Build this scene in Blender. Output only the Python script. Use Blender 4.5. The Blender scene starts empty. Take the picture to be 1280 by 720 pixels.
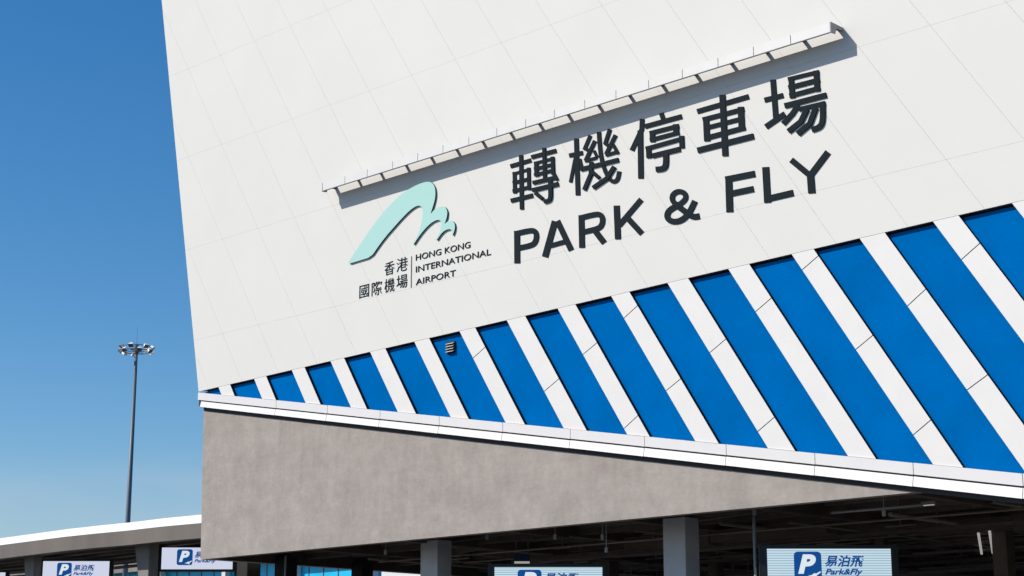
import bpy, bmesh, math, random
from mathutils import Vector, Matrix
random.seed(7)
sc = bpy.context.scene
COL = sc.collection
R = math.radians

# ------------------------------------------------------------------ camera
F = 2190.0
PITCH = math.atan(517.0 / F)
CAM = Vector((0, 0, 1.6))
cd = bpy.data.cameras.new('camera')
cam = bpy.data.objects.new('camera', cd); COL.objects.link(cam)
cam.location = CAM
cam.rotation_euler = (R(90) + PITCH, 0, 0)
cd.sensor_width = 36.0; cd.lens = 36.0 * F / 1280.0
cd.clip_start = 0.5; cd.clip_end = 8000
sc.camera = cam

def ray(px, py):
    x = (px - 640) / F; y = (360 - py) / F
    cp, sp = math.cos(PITCH), math.sin(PITCH)
    return Vector((x, cp - y * sp, sp + y * cp))

def at_y(px, py, Y):                       # the point seen there at depth Y
    r = ray(px, py)
    return CAM + r * (Y / r.y)

# ------------------------------------------------------------------ facade frame
A = math.atan(2276 * math.cos(PITCH) / F)
E = Vector((math.sin(A), -math.cos(A), 0))      # along the facade, to the right
N = Vector((-math.cos(A), -math.sin(A), 0))     # outward
CD = 36.0
def hit(px, py, w=0.0):
    r = ray(px, py)
    return CAM + r * ((CD - w) / (-(N.dot(r))))
O = hit(250, 500); O = Vector((O.x, O.y, 0))
def UZ(px, py, w=0.0):
    p = hit(px, py, w)
    return ((p - O).dot(E), p.z)
def W(u, z, w=0.0):
    return O + E * u + N * w + Vector((0, 0, z))

# ------------------------------------------------------------------ materials
def mat(name, col, rough=0.6, metal=0.0, noise=0.0, nscale=4.0, bump=0.0, bscale=30.0, spec=0.5, emis=None, estr=0.0, stretch=None):
    m = bpy.data.materials.new(name); m.use_nodes = True
    nt = m.node_tree; b = nt.nodes['Principled BSDF']
    b.inputs['Base Color'].default_value = (*col, 1)
    b.inputs['Roughness'].default_value = rough
    b.inputs['Metallic'].default_value = metal
    b.inputs['Specular IOR Level'].default_value = spec
    tc = nt.nodes.new('ShaderNodeTexCoord')
    mp = nt.nodes.new('ShaderNodeMapping'); nt.links.new(tc.outputs['Object'], mp.inputs[0])
    if stretch: mp.inputs['Scale'].default_value = stretch
    if noise > 0:
        n = nt.nodes.new('ShaderNodeTexNoise'); n.inputs['Scale'].default_value = nscale
        n.inputs['Detail'].default_value = 6; n.inputs['Roughness'].default_value = 0.6
        nt.links.new(mp.outputs[0], n.inputs['Vector'])
        rp = nt.nodes.new('ShaderNodeMapRange')
        rp.inputs[1].default_value = 0.3; rp.inputs[2].default_value = 0.7
        rp.inputs[3].default_value = 1 - noise; rp.inputs[4].default_value = 1 + noise
        nt.links.new(n.outputs[0], rp.inputs[0])
        mx = nt.nodes.new('ShaderNodeVectorMath'); mx.operation = 'SCALE'
        mx.inputs[0].default_value = col
        nt.links.new(rp.outputs[0], mx.inputs['Scale'])
        nt.links.new(mx.outputs[0], b.inputs['Base Color'])
    if bump > 0:
        n2 = nt.nodes.new('ShaderNodeTexNoise'); n2.inputs['Scale'].default_value = bscale
        n2.inputs['Detail'].default_value = 4
        nt.links.new(tc.outputs['Object'], n2.inputs['Vector'])
        bp = nt.nodes.new('ShaderNodeBump'); bp.inputs['Strength'].default_value = bump
        bp.inputs['Distance'].default_value = 0.02
        nt.links.new(n2.outputs[0], bp.inputs['Height'])
        nt.links.new(bp.outputs[0], b.inputs['Normal'])
    if emis:
        b.inputs['Emission Color'].default_value = (*emis, 1)
        b.inputs['Emission Strength'].default_value = estr
    return m

M = {}
M['white'] = mat('white cladding', (0.640, 0.625, 0.580), 0.65, noise=0.018, nscale=0.35, bump=0.02, bscale=3, spec=0.3)
M['stripe'] = mat('white stripe paint', (0.69, 0.665, 0.63), 0.55, noise=0.02, nscale=1.5, spec=0.3)
M['fascia'] = mat('white fascia metal', (0.67, 0.65, 0.63), 0.45, noise=0.02, nscale=1.2, spec=0.4)
M['blue'] = mat('blue render', (0.0, 0.115, 0.37), 0.95, noise=0.09, nscale=0.7, bump=0.3, bscale=18, spec=0.0)
M['seam'] = mat('joint sealant', (0.45, 0.45, 0.43), 0.8)
M['dark'] = mat('dark gap and painted shade', (0.02, 0.02, 0.02), 0.9)  # near-black; also stands for shade in the striped recesses
M['backing_and_shade'] = mat('dark soffit', (0.03, 0.031, 0.033), 0.8)  # fascia joint backing, and the shade strip painted below it
M['black'] = mat('charcoal letter paint', (0.010, 0.017, 0.021), 0.85, spec=0.12)
M['teal'] = mat('pale turquoise paint', (0.36, 0.60, 0.545), 0.55, spec=0.3)
M['tealshade'] = mat('teal with painted side shade', (0.008, 0.06, 0.065), 0.6)  # darker teal on the emblem's sides, standing for their shade
M['white2'] = mat('aged white metal', (0.645, 0.63, 0.595), 0.5, noise=0.03, nscale=2)
M['grey'] = mat('grey painted metal', (0.30, 0.30, 0.30), 0.6)
M['railgrey'] = mat('thin dark metal', (0.10, 0.095, 0.09), 0.6)
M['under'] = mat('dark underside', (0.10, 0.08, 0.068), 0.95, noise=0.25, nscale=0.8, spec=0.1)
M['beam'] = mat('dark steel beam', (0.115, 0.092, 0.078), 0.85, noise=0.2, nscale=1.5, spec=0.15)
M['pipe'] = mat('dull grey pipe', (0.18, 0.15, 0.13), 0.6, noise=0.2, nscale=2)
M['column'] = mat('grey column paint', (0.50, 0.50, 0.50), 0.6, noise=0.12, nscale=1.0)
M['shadedcol'] = mat('column with painted shade', (0.03, 0.028, 0.026), 0.8, noise=0.2, nscale=1, spec=0.1)  # column colour taken near black to stand for shade
M['pier'] = mat('weathered pier concrete', (0.20, 0.185, 0.17), 0.85, noise=0.2, nscale=0.8)
M['ledframe'] = mat('black screen frame', (0.012, 0.018, 0.02), 0.5)
M['ledblue'] = mat('lit blue pixels', (0.0, 0.03, 0.12), 0.6, emis=(0.003, 0.075, 0.30), estr=0.8)
M['ledwhite'] = mat('lit white pixels', (0.3, 0.3, 0.3), 0.6, emis=(0.85, 0.93, 0.98), estr=0.8)
M['mast'] = mat('galvanised mast', (0.09, 0.125, 0.15), 0.5, noise=0.1, nscale=0.5)
M['lamp'] = mat('floodlight housing', (0.75, 0.73, 0.70), 0.4)
M['lampglass'] = mat('floodlight glass', (0.05, 0.08, 0.10), 0.15)
M['canwhite'] = mat('white roof sheet', (0.66, 0.65, 0.64), 0.5, noise=0.04, nscale=0.3)
M['cangrey'] = mat('weathered fascia', (0.14, 0.118, 0.10), 0.7, noise=0.3, nscale=0.25, stretch=(1, 1, 0.3))
M['glass'] = mat('cyan glazing', (0.0, 0.46, 0.74), 0.5, noise=0.2, nscale=0.5, emis=None)
M['cream'] = mat('cream trim', (0.70, 0.66, 0.52), 0.6)
M['tube'] = mat('lit tube', (0.6, 0.6, 0.6), 0.4, emis=(1, 0.98, 0.92), estr=0.30)
M['asphalt'] = mat('asphalt', (0.055, 0.055, 0.055), 0.9, noise=0.2, nscale=3, bump=0.3, bscale=60)
M['paving'] = mat('grey paved apron', (0.10, 0.097, 0.09), 0.85, noise=0.12, nscale=0.6)
M['paint'] = mat('road paint', (0.75, 0.75, 0.73), 0.7)

def led_face():
    m = bpy.data.materials.new('lit screen face'); m.use_nodes = True
    nt = m.node_tree; b = nt.nodes['Principled BSDF']
    tc = nt.nodes.new('ShaderNodeTexCoord')
    sp = nt.nodes.new('ShaderNodeSeparateXYZ'); nt.links.new(tc.outputs['Object'], sp.inputs[0])
    mu = nt.nodes.new('ShaderNodeMath'); mu.operation = 'MULTIPLY'; mu.inputs[1].default_value = 2 * math.pi / 0.064
    nt.links.new(sp.outputs[2], mu.inputs[0])
    si = nt.nodes.new('ShaderNodeMath'); si.operation = 'SINE'; nt.links.new(mu.outputs[0], si.inputs[0])
    cr = nt.nodes.new('ShaderNodeValToRGB')
    cr.color_ramp.elements[0].position = 0.0; cr.color_ramp.elements[0].color = (0.20, 0.36, 0.46, 1)
    cr.color_ramp.elements[1].position = 0.45; cr.color_ramp.elements[1].color = (0.60, 0.76, 0.86, 1)
    mr = nt.nodes.new('ShaderNodeMapRange'); mr.inputs[1].default_value = -1; mr.inputs[2].default_value = 1
    nt.links.new(si.outputs[0], mr.inputs[0]); nt.links.new(mr.outputs[0], cr.inputs[0])
    b.inputs['Base Color'].default_value = (0.05, 0.05, 0.05, 1)
    nt.links.new(cr.outputs[0], b.inputs['Emission Color'])
    b.inputs['Emission Strength'].default_value = 0.95
    return m
M['led'] = led_face()
M['led2'] = mat('pale lilac screen face', (0.05, 0.05, 0.05), 0.6, emis=(0.66, 0.70, 0.86), estr=0.92)

def concrete():
    m = bpy.data.materials.new('weathered grey concrete'); m.use_nodes = True
    nt = m.node_tree; b = nt.nodes['Principled BSDF']; b.inputs['Roughness'].default_value = 0.9
    b.inputs['Specular IOR Level'].default_value = 0.15
    tc = nt.nodes.new('ShaderNodeTexCoord')
    def noise(scale, vec, detail=6, rough=0.6):
        mp = nt.nodes.new('ShaderNodeMapping'); mp.inputs['Scale'].default_value = vec
        nt.links.new(tc.outputs['Object'], mp.inputs[0])
        n = nt.nodes.new('ShaderNodeTexNoise'); n.inputs['Scale'].default_value = scale
        n.inputs['Detail'].default_value = detail; n.inputs['Roughness'].default_value = rough
        nt.links.new(mp.outputs[0], n.inputs[0]); return n.outputs[0]
    a = noise(1.1, (1, 1, 1.1), 8, 0.65); c = noise(1.6, (1, 1, 0.25)); d = noise(7, (1, 1, 1.6))
    def mrange(o, lo, hi):
        r = nt.nodes.new('ShaderNodeMapRange'); r.inputs[1].default_value = 0.32; r.inputs[2].default_value = 0.68
        r.inputs[3].default_value = lo; r.inputs[4].default_value = hi; nt.links.new(o, r.inputs[0]); return r.outputs[0]
    def mul(x, y):
        q = nt.nodes.new('ShaderNodeMath'); q.operation = 'MULTIPLY'; nt.links.new(x, q.inputs[0]); nt.links.new(y, q.inputs[1]); return q.outputs[0]
    e_ = noise(3.2, (1, 1, 0.9), 8, 0.7); st_ = noise(5.0, (1, 1, 0.06), 3); hb = noise(2.0, (0.12, 0.12, 2.2), 4)
    f = mul(mul(mrange(a, 0.895, 1.085), mrange(c, 0.975, 1.02)), mrange(d, 0.95, 1.05))
    f = mul(mul(f, mrange(e_, 0.93, 1.06)), mul(mrange(st_, 0.97, 1.02), mrange(hb, 0.97, 1.03)))
    v = nt.nodes.new('ShaderNodeVectorMath'); v.operation = 'SCALE'; v.inputs[0].default_value = (0.337, 0.301, 0.268)
    nt.links.new(f, v.inputs['Scale']); nt.links.new(v.outputs[0], b.inputs['Base Color'])
    bp = nt.nodes.new('ShaderNodeBump'); bp.inputs['Strength'].default_value = 0.2; bp.inputs['Distance'].default_value = 0.02
    nt.links.new(d, bp.inputs['Height']); nt.links.new(bp.outputs[0], b.inputs['Normal'])
    return m
M['concrete'] = concrete()

# ------------------------------------------------------------------ object helpers
def tag(o, label=None, cat=None, group=None, kind=None):
    if label: o['label'] = label
    if cat: o['category'] = cat
    if group: o['group'] = group
    if kind: o['kind'] = kind
    return o
def empty(name, loc, label, cat, group=None):
    o = bpy.data.objects.new(name, None); COL.objects.link(o); o.location = loc
    o.empty_display_size = 0.5
    return tag(o, label, cat, group)
class MB:
    """collects faces in world space"""
    def __init__(s): s.v = []; s.f = []; s.mi = []
    def quad_loop(s, front, back, side_mi=0, mi=0):
        n = len(front); b0 = len(s.v)
        s.v += [tuple(p) for p in front] + [tuple(p) for p in back]
        s.f.append(list(range(b0, b0 + n))); s.mi.append(mi)
        s.f.append([b0 + n + i for i in range(n)][::-1]); s.mi.append(side_mi)
        for i in range(n):
            j = (i + 1) % n
            s.f.append([b0 + i, b0 + n + i, b0 + n + j, b0 + j]); s.mi.append(side_mi)
        return s
    def slab(s, poly, w0, w1, side_mi=0):           # polygon (u,z) on the facade, from offset w0 to w1
        return s.quad_loop([W(u, z, w1) for u, z in poly], [W(u, z, w0) for u, z in poly], side_mi)
    def box(s, c, ax, ay, az):                      # centre, three half vectors
        fr = [c - ax - ay - az, c + ax - ay - az, c + ax - ay + az, c - ax - ay + az]
        bk = [p + ay * 2 for p in fr]
        return s.quad_loop(fr, bk)
    def bar(s, u0, u1, z0, z1, w0, w1):
        return s.slab([(u0, z0), (u1, z0), (u1, z1), (u0, z1)], w0, w1)
    def tube(s, p, q, r, n=10, r2=None):
        p = Vector(p); q = Vector(q); d = (q - p).normalized(); r2 = r if r2 is None else r2
        a = d.orthogonal().normalized(); b = d.cross(a)
        k = [a * math.cos(2 * math.pi * i / n) + b * math.sin(2 * math.pi * i / n) for i in range(n)]
        return s.quad_loop([p + v * r for v in k], [q + v * r2 for v in k])
    def build(s, name, mats, parent=None, smooth=False, bevel=0.0):
        me = bpy.data.meshes.new(name)
        off = parent_world(parent)
        me.from_pydata([(v[0] - off.x, v[1] - off.y, v[2] - off.z) for v in s.v], [], s.f)
        mats = mats if isinstance(mats, (list, tuple)) else [mats]
        for m in mats: me.materials.append(m)
        me.polygons.foreach_set('material_index', [min(i, len(mats) - 1) for i in s.mi])
        bm = bmesh.new(); bm.from_mesh(me); bmesh.ops.recalc_face_normals(bm, faces=bm.faces)
        if bevel > 0:
            bmesh.ops.bevel(bm, geom=[e for e in bm.edges], offset=bevel, segments=1, affect='EDGES')
        bm.to_mesh(me); bm.free()
        if smooth:
            for p in me.polygons: p.use_smooth = len(p.vertices) == 4
        o = bpy.data.objects.new(name, me); COL.objects.link(o)
        if parent: o.parent = parent
        return o
def parent_world(p):
    v = Vector((0, 0, 0))
    while p is not None:
        v = v + p.location; p = p.parent
    return v

def clip(poly, a, b):                # keep the part left of the directed line a->b
    out = []
    def side(p): return (b[0] - a[0]) * (p[1] - a[1]) - (b[1] - a[1]) * (p[0] - a[0])
    for i in range(len(poly)):
        p, q = poly[i], poly[(i + 1) % len(poly)]
        sp_, sq = side(p), side(q)
        if sp_ >= 0: out.append(p)
        if (sp_ >= 0) != (sq >= 0):
            t = sp_ / (sp_ - sq); out.append((p[0] + (q[0] - p[0]) * t, p[1] + (q[1] - p[1]) * t))
    return out
def area(poly):
    return 0.5 * sum(poly[i][0] * poly[(i + 1) % len(poly)][1] - poly[(i + 1) % len(poly)][0] * poly[i][1] for i in range(len(poly)))
def inset(poly, d):
    if area(poly) < 0: poly = poly[::-1]
    out = list(poly)
    n = len(poly)
    for i in range(n):
        a, b = poly[i], poly[(i + 1) % n]
        L = math.hypot(b[0] - a[0], b[1] - a[1])
        if L < 1e-6: continue
        nx, nz = -(b[1] - a[1]) / L, (b[0] - a[0]) / L
        out = clip(out, (a[0] + nx * d, a[1] + nz * d), (b[0] + nx * d, b[1] + nz * d))
        if len(out) < 3: return []
    return out
def dedupe(poly):
    o = []
    for p in poly:
        if not o or math.hypot(p[0] - o[-1][0], p[1] - o[-1][1]) > 1e-4: o.append(p)
    if len(o) > 1 and math.hypot(o[0][0] - o[-1][0], o[0][1] - o[-1][1]) < 1e-4: o.pop()
    return o
def isect(p, d, a, b):               # line p+t d with line a-b
    ex, ez = b[0] - a[0], b[1] - a[1]
    den = d[0] * ez - d[1] * ex
    t = ((a[0] - p[0]) * ez - (a[1] - p[1]) * ex) / den
    return (p[0] + d[0] * t, p[1] + d[1] * t)

# ------------------------------------------------------------------ the main building
H0a, H0b = UZ(250, 489), UZ(1280, 250)                  # top of the striped zone
FAa, FAb = UZ(250, 490.8), UZ(1280, 592.0)              # its bottom
ext = lambda a, b, u: (u, a[1] + (b[1] - a[1]) * (u - a[0]) / (b[0] - a[0]))
Le0, Le1 = UZ(248.2, 489), UZ(202, 0)                   # left edge
def left_at(z): return Le0[0] + (Le1[0] - Le0[0]) * (z - Le0[1]) / (Le1[1] - Le0[1])
u1280 = UZ(1280, 592)[0]
UR = u1280 + 9.0                                        # right end of the facade
ztop = UZ(640, -260)[1]
zrows = [UZ(645.8, 328.5)[1], UZ(401, 261.7)[1], UZ(430, 125)[1], UZ(380, 25)[1]]
dz = (zrows[3] - zrows[0]) / 3
rows = [zrows[0] + dz * i for i in range(0, 12)]
rows = [zrows[0], zrows[1], zrows[2], zrows[3]] + [zrows[3] + dz * k for k in range(1, 10)]
rows = [r for r in rows if r < ztop] + [ztop]
zbase = 6.5

B = empty('parking_building', W(0, 0), 'white car park building with slanted blue and white striped band above a grey concrete wall', 'building')

op = [(250.0, 272.8), (287.5, 317.3), (332.5, 364.4), (380.6, 412.8), (430, 462.3), (481.5, 517.5), (536.3, 574), (593.8, 633),
      (656.3, 696.5), (719, 763.5), (786.5, 833.8), (860, 909.8), (936.3, 989), (1016.9, 1074), (1105.8, 1165.6), (1198, 1264.4)]
h0y = lambda x: 489 - (239.0 / 1030.0) * (x - 250)
# direction of the stripes, one world direction for all
q0 = UZ(719, h0y(719)); q1 = UZ(810.6, 546.3)
q2 = UZ(1016.9, h0y(1016.9)); q3 = UZ(1208, 584.6)
sdir = Vector(((q1[0] - q0[0]), (q1[1] - q0[1]))).normalized() + Vector(((q3[0] - q2[0]), (q3[1] - q2[1]))).normalized()
sdir.normalize(); SD = (sdir.x, sdir.y)
print('stripe dir', SD, 'z rows', rows, 'H0', H0a, H0b, 'FA', FAa, FAb, 'u1280', u1280)
ou = [(UZ(a, h0y(a))[0], UZ(b, h0y(b))[0]) for a, b in op]
pitch = (ou[-1][0] - ou[1][0]) / (len(ou) - 2)
while ou[-1][1] < UR + 12:
    ou.append((ou[-1][0] + pitch, ou[-1][1] + pitch))
print('pitch', pitch, [round(b - a, 3) for a, b in ou])
def h0(u): return (u, H0a[1] + (H0b[1] - H0a[1]) * (u - H0a[0]) / (H0b[0] - H0a[0]))
def onfa(u): return isect(h0(u), SD, FAa, FAb)

T = 0.0      # front of the white surface
DEP = 0.135   # recess of the blue panels

# cladding field: cells between rows and the diagonal seams
mids = [0.5 * (a + b) for a, b in ou]
p0 = mids[1] - pitch
while True:
    mids.insert(0, mids[0] - pitch)
    if mids[0] < -30: break
field = MB()
def seam_at(u, z):
    base = h0(u); t = (z - base[1]) / SD[1]
    return base[0] + SD[0] * t
zlow = 0
rr = [H0b[1] - 3] + rows
for ri in range(len(rr) - 1):
    za, zb = rr[ri], rr[ri + 1]
    for k in range(len(mids) - 1):
        a, b = mids[k], mids[k + 1]
        # seams run up to the left
        poly = [(seam_at(a, za), za), (seam_at(b, za), za), (seam_at(b, zb), zb), (seam_at(a, zb), zb)]
        if max(p[0] for p in poly) < left_at(zb) - 1 or min(p[0] for p in poly) > UR: continue
        poly = clip(poly, Le1, Le0)
        if len(poly) < 3: continue
        poly = clip(poly, H0a, H0b)
        if len(poly) < 3: continue
        poly = clip(poly, (UR, 0), (UR, 50))
        poly = dedupe(poly)
        if len(poly) < 3 or abs(area(poly)) < 0.01: continue
        poly = dedupe(inset(poly, 0.0018))
        if len(poly) < 3: continue
        field.slab(poly, T - 0.05, T)
field.build('cladding', [M['white']], B)
# dark backing behind seams
bk = MB()
poly = [Le0, h0(UR), (UR, ztop), (left_at(ztop), ztop)]
poly = inset(poly, 0.03)
bk.slab(poly, T - 0.35, T - 0.055)
bk.build('backing', M['seam'], B)

# white stripes between the blue panels
cuts_px = [((591.3, 447.5), (604, 436)), ((731, 441), (743, 431)), ((779.4, 398), (794.8, 383.8)), ((680.6, 488.8), (696, 475.6)),
           ((780.6, 535), (795.6, 521)), ((943.8, 390), (960, 376)), ((831.9, 488.8), (848.8, 475)), ((888, 440), (905, 425.6)),
           ((946.9, 539.4), (965.5, 523.4)), ((1003, 336.9), (1022.5, 320)), ((1070.6, 436), (1091, 419)), ((1201, 325), (1223.8, 304.8)),
           ((1134.7, 382), (1155.8, 362.5)), ((1143.3, 542), (1166, 522.7)), ((1212.8, 484.4), (1233, 469.5))]
cuts = [(UZ(*a), UZ(*b)) for a, b in cuts_px]
for i in range(len(ou) - 1):
    a, b = ou[i][1], ou[i + 1][0]
    if a > UR: break
    bb = min(b, UR)
    P = [h0(a), h0(bb), onfa(bb), onfa(a)]
    if P[3][1] < 0.5: P = clip(clip(P, (-100, 0.5), (100, 0.5)), (UR + 8, 0), (UR + 8, 50)); 
    P = [(x, z) for x, z in P]
    P = dedupe(P)
    pieces = [P if area(P) > 0 else P[::-1]]
    for ca, cb in cuts:
        mid = ((ca[0] + cb[0]) / 2, (ca[1] + cb[1]) / 2)
        base = isect(mid, SD, H0a, H0b)[0]
        if not (a - 0.02 < base < b + 0.02): continue
        ex, ez = cb[0] - ca[0], cb[1] - ca[1]; L = math.hypot(ex, ez); gx, gz = -ez / L * 0.007, ex / L * 0.007
        new = []
        for pc in pieces:
            for sgn in (1, -1):
                if sgn == 1: q = clip(pc, (ca[0] + gx, ca[1] + gz), (cb[0] + gx, cb[1] + gz))
                else: q = clip(pc, (cb[0] - gx, cb[1] - gz), (ca[0] - gx, ca[1] - gz))
                q = dedupe(q)
                if len(q) > 2 and abs(area(q)) > 0.005: new.append(q)
        pieces = new
    mb = MB()
    for pc in pieces:
        q = dedupe(inset(pc, 0.005))
        if len(q) > 2: mb.slab(q, T - DEP - 0.10, T - 0.004, 1)
    if mb.v: mb.build('stripe', [M['stripe'], M['dark']], B)  # white front; near-black sides paint in the recess shade
# blue panels, set back
for i, (a, b) in enumerate(ou):
    if a > UR: break
    b2 = min(b, UR)
    # run under the stripes a little and under the field
    e = 0.18
    P = [h0(a - e if i else a), h0(b2 + e), onfa(b2 + e), onfa(a - e if i else a)]
    if i == 0: P = [(FAa[0] + 0.05, FAa[1]), (h0(b2)[0] + e, h0(b2)[1]), onfa(b2 + e)]
    if min(p[1] for p in P) < 0.5: P = clip(P, (-100, 0.5), (200, 0.5)) if area(P) > 0 else clip(P[::-1], (-100, 0.5), (200, 0.5))
    P = dedupe(P)
    if len(P) < 3: continue
    if i: P = dedupe(clip(P if area(P) > 0 else P[::-1], (h0(100)[0], h0(100)[1] - 0.05), (h0(-10)[0], h0(-10)[1] - 0.05)))
    mb = MB(); mb.slab(P, T - DEP - 0.06, T - DEP)
    mb.build('blue_panel', M['blue'], B)
# near-black strips along the recess top, deepening its shade by colour
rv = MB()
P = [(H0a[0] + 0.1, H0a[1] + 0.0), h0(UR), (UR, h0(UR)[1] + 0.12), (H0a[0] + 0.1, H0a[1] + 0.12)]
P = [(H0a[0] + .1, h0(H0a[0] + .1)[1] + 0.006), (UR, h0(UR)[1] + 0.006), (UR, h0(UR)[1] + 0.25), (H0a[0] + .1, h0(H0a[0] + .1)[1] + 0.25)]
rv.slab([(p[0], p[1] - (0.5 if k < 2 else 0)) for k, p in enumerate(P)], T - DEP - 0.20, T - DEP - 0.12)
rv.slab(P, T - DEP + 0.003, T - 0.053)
rv.build('reveal_shade', M['dark'], B)

# fascia bands
def fasc(xs, f): return [UZ(x, f(x)) for x in xs]
gy = lambda x: 491.0 + 0.0985 * (x - 250) + (9.8 + (x - 250) * 0.0064)      # shadow gap line
by = lambda x: 508.6 + (623.6 - 508.6) / 1030.0 * (x - 250)                # lower edge
def line2(f, u, w=0): 
    a, b = UZ(250, f(250), w), UZ(1280, f(1280), w); return ext(a, b, u)
joints_px = [346, 410, 476, 550, 629.5, 714, 807, 909, 1020, 1143, 1280]
ju = [UZ(248, 500)[0]] + [UZ(x, gy(x))[0] for x in joints_px]
while ju[-1] < UR + 6: ju.append(ju[-1] + 2.6)
fa = lambda u: ext(FAa, FAb, u)
up = MB(); lo = MB(); sf = MB(); cl1_u0 = UZ(254.6, 511, -0.05)[0]
g = 0.011
for a, b in zip(ju[:-1], ju[1:]):
    zt = lambda u: fa(u)[1] - 0.004
    zg = lambda u: line2(gy, u)[1]
    zb_ = lambda u: line2(by, u)[1]
    up.slab([(a + g, zg(a) + 0.02), (b - g, zg(b) + 0.02), (b - g, zt(b)), (a + g, zt(a))], -0.05, 0.035)
    # lower band leans out towards its foot
    a = max(a, UZ(250.2, 508, 0.08)[0])
    fr = [W(a + g, zb_(a), 0.10), W(b - g, zb_(b), 0.10), W(b - g, zg(b) - 0.025, 0.05), W(a + g, zg(a) - 0.025, 0.05)]
    bkp = [W(a + g, zb_(a), -0.05), W(b - g, zb_(b), -0.05), W(b - g, zg(b) - 0.025, -0.05), W(a + g, zg(a) - 0.025, -0.05)]
    lo.quad_loop(fr, bkp)
up.build('upper_fascia', M['fascia'], B)
lo.build('lower_fascia', M['fascia'], B)
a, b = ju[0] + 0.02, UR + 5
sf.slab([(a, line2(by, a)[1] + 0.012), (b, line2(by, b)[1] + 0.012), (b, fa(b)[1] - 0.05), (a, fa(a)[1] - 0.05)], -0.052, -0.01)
sf.slab([(cl1_u0, line2(by, cl1_u0)[1] - 0.12), (b, line2(by, b)[1] - 0.12), (b, line2(by, b)[1] + 0.011), (cl1_u0, line2(by, cl1_u0)[1] + 0.011)], -0.20, -0.045)  # dark strip over the concrete, painting the shade below the fascia
sf.build('backing_and_shade', M['backing_and_shade'], B)

# concrete wall below, set back
CW = -0.06
c1 = UZ(280, 694.75, CW); c2 = UZ(860, 644.5, CW); zc = 0.5 * (c1[1] + c2[1]); print('concrete bottom', c1, c2)
cl0 = UZ(250.9, 695, CW); cl1 = UZ(254.4, 511, CW)
uend = UR + 2
cz = lambda u: line2(by, u, 0)[1] + 0.05
# the sloping fascia passes the wall's foot at ux
poly = [(cl0[0], zc), (uend, zc), (uend, zc + 0.01), (uend, max(zc + 0.02, cz(uend)))]
ux = None
a, b = UZ(250, by(250)), UZ(1280, by(1280))
ux = a[0] + (zc + 0.3 - 0.05 - a[1]) * (b[0] - a[0]) / (b[1] - a[1])
poly = [(cl0[0], zc), (ux + 4, zc), (ux + 4, zc + 0.30), (ux, zc + 0.30), (cl1[0], cz(cl1[0]))]
cw = MB(); cw.slab([(cl0[0], zc), (ux + 6, zc), (ux, zc + 0.35), (cl1[0], cz(cl1[0]))], CW - 0.3, CW)
cw.build('concrete_wall', M['concrete'], B)
print('ux', ux, 'zc', zc)

# ceiling of the undercroft, beams and services
DB = -34.0
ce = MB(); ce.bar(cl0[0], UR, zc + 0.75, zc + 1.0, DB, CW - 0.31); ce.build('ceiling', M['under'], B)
nb = 0
def beam(u0, u1, z0, z1, w0, w1, name='beam', m='beam'):
    mb = MB(); mb.bar(u0, u1, z0, z1, w0, w1); return mb.build(name, M[m], B)
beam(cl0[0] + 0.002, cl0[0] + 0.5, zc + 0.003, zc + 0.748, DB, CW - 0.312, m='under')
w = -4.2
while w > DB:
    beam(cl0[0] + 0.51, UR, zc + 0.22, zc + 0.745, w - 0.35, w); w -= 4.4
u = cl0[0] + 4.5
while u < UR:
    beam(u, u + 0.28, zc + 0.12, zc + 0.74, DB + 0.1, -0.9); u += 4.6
# secondary purlins
pur = MB()
w = -1.9; k = 0
while w > DB + 1:
    pur.bar(cl0[0] + 0.6, UR - 0.1, zc + 0.40, zc + 0.52, w - 0.07, w); w -= 1.13
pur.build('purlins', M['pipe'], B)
def pipe(p, q, r, m='pipe', name='pipe'):
    mb = MB(); mb.tube(p, q, r, 8); o = mb.build(name, M[m], B, smooth=True); return o
random.seed(3)
for k in range(16):
    w = -3.3 - k * 1.45 - random.random() * 0.7; z = zc + random.choice([0.02, -0.12, -0.05, 0.08, -0.2])
    a = cl0[0] + random.uniform(3, 22); b = min(UR - 1, a + random.uniform(8, 26))
    pipe(W(a, z, w), W(b, z, w), random.choice([0.035, 0.05, 0.07, 0.03]))
for k in range(13):
    u = cl0[0] + 5 + k * 2.9 + random.random(); z = zc + random.choice([-0.02, 0.05, -0.1])
    pipe(W(u, z, -3.1), W(u, z, random.uniform(-12, -30)), random.choice([0.03, 0.045, 0.06]))
tr = MB()
for k, (w, z) in enumerate([(-6.3, -0.25), (-11.2, -0.22), (-17.5, -0.18)]):
    tr.bar(cl0[0] + 9, UR - 1, zc + z, zc + z + 0.09, w - 0.35, w)
tr.build('cable_tray', M['beam'], B)

random.seed(11)
for k in range(95):
    hg = MB()
    u = cl0[0] + random.uniform(4, 40); w = -random.uniform(3.2, 22); z = zc + random.uniform(-0.25, 0.15)
    hg.tube(W(u, z, w), W(u, zc + 0.74, w), 0.02, 6)
    if k % 2 == 0: hg.bar(u - random.uniform(.15, .5), u + random.uniform(.2, .5), z - 0.04, z - 0.002, w - 0.06, w + 0.02)
    hg.build('pipe_hanger', M['pipe'], B)
dc = MB()
for u, w in ((15, -5.2), (24, -7.5), (31, -4.4)):
    dc.bar(cl0[0] + u, cl0[0] + u + 7.5, zc - 0.22, zc + 0.12, w - 0.6, w)
    dc.bar(cl0[0] + u + 3, cl0[0] + u + 3.35, zc - 0.30, zc + 0.15, w - 0.66, w + 0.05)
dc.build('air_duct', M['beam'], B)
for k in range(9):
    u = cl0[0] + 9 + k * 3.7
    mb = MB(); a_, b_ = W(u, zc + 0.1, -2.5 - (k % 3)), W(u + 1.6, zc + 0.6, -5.2 - (k % 3)); mb.tube(a_, b_, 0.03, 6); mb.build('brace', M['pipe'], B)
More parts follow.
